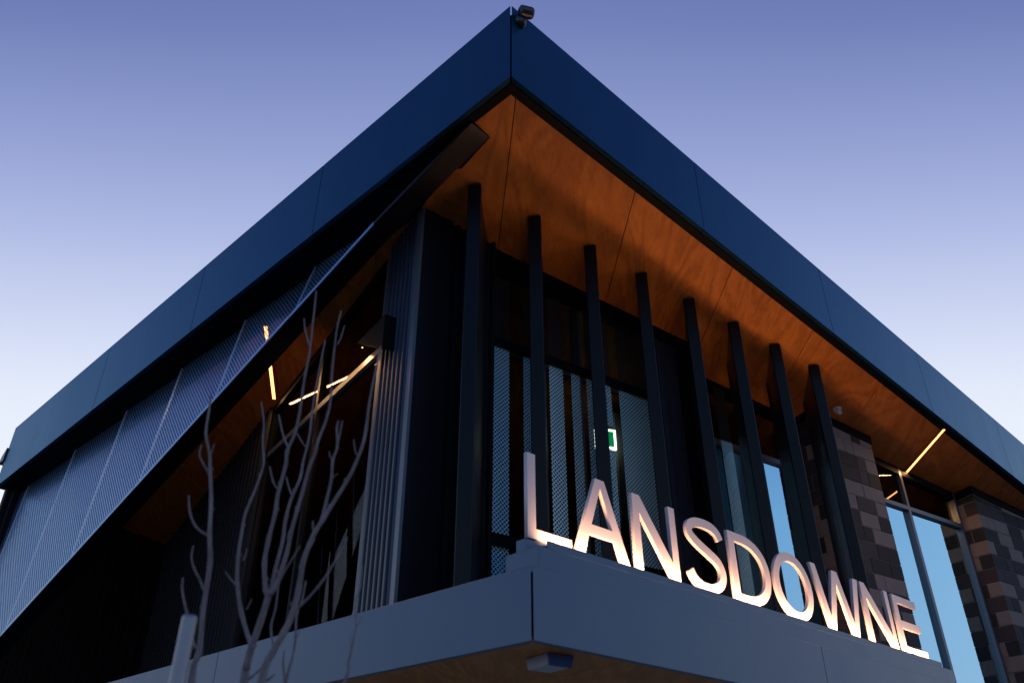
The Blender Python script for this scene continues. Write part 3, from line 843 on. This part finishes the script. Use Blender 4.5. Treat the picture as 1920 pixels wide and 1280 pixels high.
# ------------------------------------------------------------------ bare young tree and its steel stake
TY = 3.35
def tpt(px, py, dy=0.0): return hit(V((0, TY + dy, 0)), V((0, 1, 0)), px, py)
branches = [  # (points in the photo, start radius px, end radius px, depth shift)
 ([(359,1280),(374,1219),(381,1142),(394,1055),(393,1000),(396,937),(394,882),(393,849),(386,812),(392,770),(396,735)],7.5,2.2,-.05),
 ([(393,1003),(383,1000),(366,985),(356,959),(354,928)],3.6,2.4,-.02),
 ([(391,886),(379,865),(374,851),(378,834)],2.8,2,-.1),
 ([(396,850),(400,838),(402,832)],2,1.4,-.03),
 ([(382,1106),(375,1087),(364.5,1066),(359,1044),(363,1022)],3.2,2,.0),
 ([(366,1215),(360,1192),(349,1142),(341.5,1105),(343,1082)],3.6,2.2,-.1),
 ([(457,1280),(462,1250),(468,1225),(473,1206)],9.5,8,.0),
 ([(473,1208),(468,1200),(453,1149),(445,1092),(446.6,1044),(453,1000),(460,963),(475,926),(488,891),(495,865),(492.5,827),(495,795),(490,753)],6,2,.05),
 ([(473,1210),(475,1203),(488,1166),(503,1118),(506,1108)],8.5,7,-.02),
 ([(503,1116),(498,1105),(496,1055),(503,1013),(516.6,959),(521,926),(536,871),(538.5,845),(551.6,816),(560,784),(565,751),(572.5,700),(580,665),(586,612),(590,575),(593,545)],6.2,2.0,.0),
 ([(580,648),(572,617),(570,596)],2.4,1.6,.02),
 ([(505,1112),(509,1100),(516.6,1066),(530,1013),(536,970),(547,932),(562.5,897),(569,862),(575.6,838),(582,805),(584.4,779),(590,740),(597.5,700),(602,675),(610,637)],5.6,2,.06),
 ([(505,1115),(519,1094),(538.5,1033),(545,1000),(558,954),(569,915),(580,875),(591,849),(597.5,823),(610.6,790),(619.4,753),(622.5,700),(627.5,650),(632.5,612),(640,582)],6,1.8,-.06),
 ([(633,646),(640,630),(646,610)],2.2,1.5,-.06),
 ([(519,1098),(527,1082),(540.6,1059),(551.6,1041),(562.5,1022)],3,1.8,-.02),
 ([(540,838),(530,812),(523,777)],2.8,2,.02),
 ([(520,916),(512,902),(505.6,874)],2.6,2,-.02),
 ([(547,928),(540.6,910),(537,893)],2.4,1.6,.05),
 ([(557,812),(566,828),(573,838)],2,1.6,.03),
 ([(490,1280),(510,1225),(532,1186),(547,1153),(560,1105),(569,1050),(582,1017),(590,998),(604,976),(628,937),(650,902),(667.5,867),(680.6,832),(687,801),(691.6,762),(699,720),(710,668),(714,648)],8.6,2.0,-.08),
 ([(602,980),(613,934),(621.6,897),(624,862),(632.5,838),(631.4,805),(634.7,788)],4.4,2,-.12),
 ([(631,840),(637,815),(642,788)],2.6,1.8,-.10),
 ([(623,896),(630,890),(633,888)],2,1.2,-.1),
 ([(624,865),(619,855),(617,846)],2.2,1.4,-.13),
 ([(557,1140),(566,1132),(582,1116),(602,1092),(621.6,1063),(641,1028),(651,1008)],3.6,1.8,-.05),
 ([(670,852),(666,845),(663,823)],2.2,1.5,-.08),
 ([(590,998),(587,990),(586.6,976)],3,2,-.1),
 ([(535,1280),(547,1236),(554,1197),(556,1153),(567,1122),(573.5,1088)],3.6,1.8,.08),
 ([(553,1200),(558,1190),(562.5,1178)],2.2,1.4,.06),
 ([(534,1278),(531,1240),(533,1218)],3,2,.1),
 ([(645.7,1280),(652,1247),(661,1208),(667.5,1170),(665,1135),(669,1118),(676,1098),(679.6,1059)],3.4,1.4,.12),
 ([(668,1172),(675,1163),(677,1154)],2.2,1.3,.12),
 ([(659,1212),(657,1198),(658,1188)],1.8,1.2,.12),
 ([(467,1272),(486,1256),(494.7,1244)],2.8,1.8,.04),
 ([(494,1278),(505,1272),(515.5,1262)],2.8,1.8,-.05),
 ([(513,1212),(508,1175),(516.6,1140),(521,1105),(524,1088)],3,1.8,.12),
 ([(446,1100),(431,1083),(422,1070)],2.2,1.3,.05),
 ([(456,1050),(460,1040),(463,1028)],1.8,1.2,.03),
 ([(462,1142),(468,1132),(472,1122)],1.8,1.2,.0),
 ([(549,980),(543,996),(540,1003)],2,2,.0)]
fork = V((tpt(470, 1280).x, TY + .02, 1.05))
tree = thing('bare_tree', 'leafless young tree with many upright grey stems in front of the left window', 'tree', (fork.x, fork.y, 0))
rnd = random.Random(3)
tr = MB(); tr.tube([V((fork.x, fork.y, 0)), V((fork.x + .01, fork.y, .5)), fork, fork + UP * .1], [.055, .046, .04, .03], 12)
tr.build('trunk', M['bark'], tree, smooth=True)
for pts, ra, rb, dy in branches:
    P3 = [tpt(x, y, dy + .012 * k * (1 if dy > 0 else -1)) for k, (x, y) in enumerate(pts)]
    n = len(P3)
    R3 = [(ra + (rb - ra) * (i / (n - 1)) ** .8) / F_PX * (TY * 1.08) * .72 for i in range(n)]
    if pts[0][1] > 1275 and ra > 3.3:
        low = P3[0]
        P3 = [fork + (low - fork) * .02 - UP * .05, fork + (low - fork) * .55 + V((0, 0, -.02))] + P3
        R3 = [R3[0] * 1.25, R3[0] * 1.1] + R3
    # finer, slightly knobbly stems
    Q, QR = [], []
    for i in range(len(P3) - 1):
        a, b = P3[max(0, i - 1)], P3[i]; c, d = P3[i + 1], P3[min(len(P3) - 1, i + 2)]
        for k in range(3):
            t = k / 3
            q = .5 * ((2 * b) + (c - a) * t + (2 * a - 5 * b + 4 * c - d) * t * t + (3 * b - a - 3 * c + d) * t ** 3)
            Q.append(q); QR.append((R3[i] + (R3[i + 1] - R3[i]) * t) * (1 + (.20 if k == 0 else 0) * rnd.random() + (rnd.random() - .5) * .10))
    Q.append(P3[-1]); QR.append(R3[-1] * .75)
    br = MB(); br.tube(Q, QR, 8); bo = br.build('branch', M['bark'], tree, smooth=True)
    # buds
    if n > 5:
        bud = MB()
        for i in range(4, len(Q) - 1, 4):
            s = V((rnd.choice((-1, 1)), rnd.uniform(-.6, .6), .9)).normalized()
            bud.tube([Q[i], Q[i] + s * QR[i] * 1.5, Q[i] + s * QR[i] * 2.0 + UP * QR[i] * .5], [QR[i] * .5, QR[i] * .42, QR[i] * .1], 5)
        bud.build('bud', M['bark'], bo)['kind'] = 'stuff'
pt = tpt(357, 1153, -.35)
m_ = MB(); m_.tube([V((pt.x, pt.y, 0)), V((pt.x, pt.y, pt.z - .012)), V((pt.x, pt.y, pt.z - .006)), V((pt.x, pt.y, pt.z))], [.027, .027, .026, .022], 20)
tag(m_.build('steel_post', M['galv']), 'pale galvanised round post standing beside the bare tree', 'post')
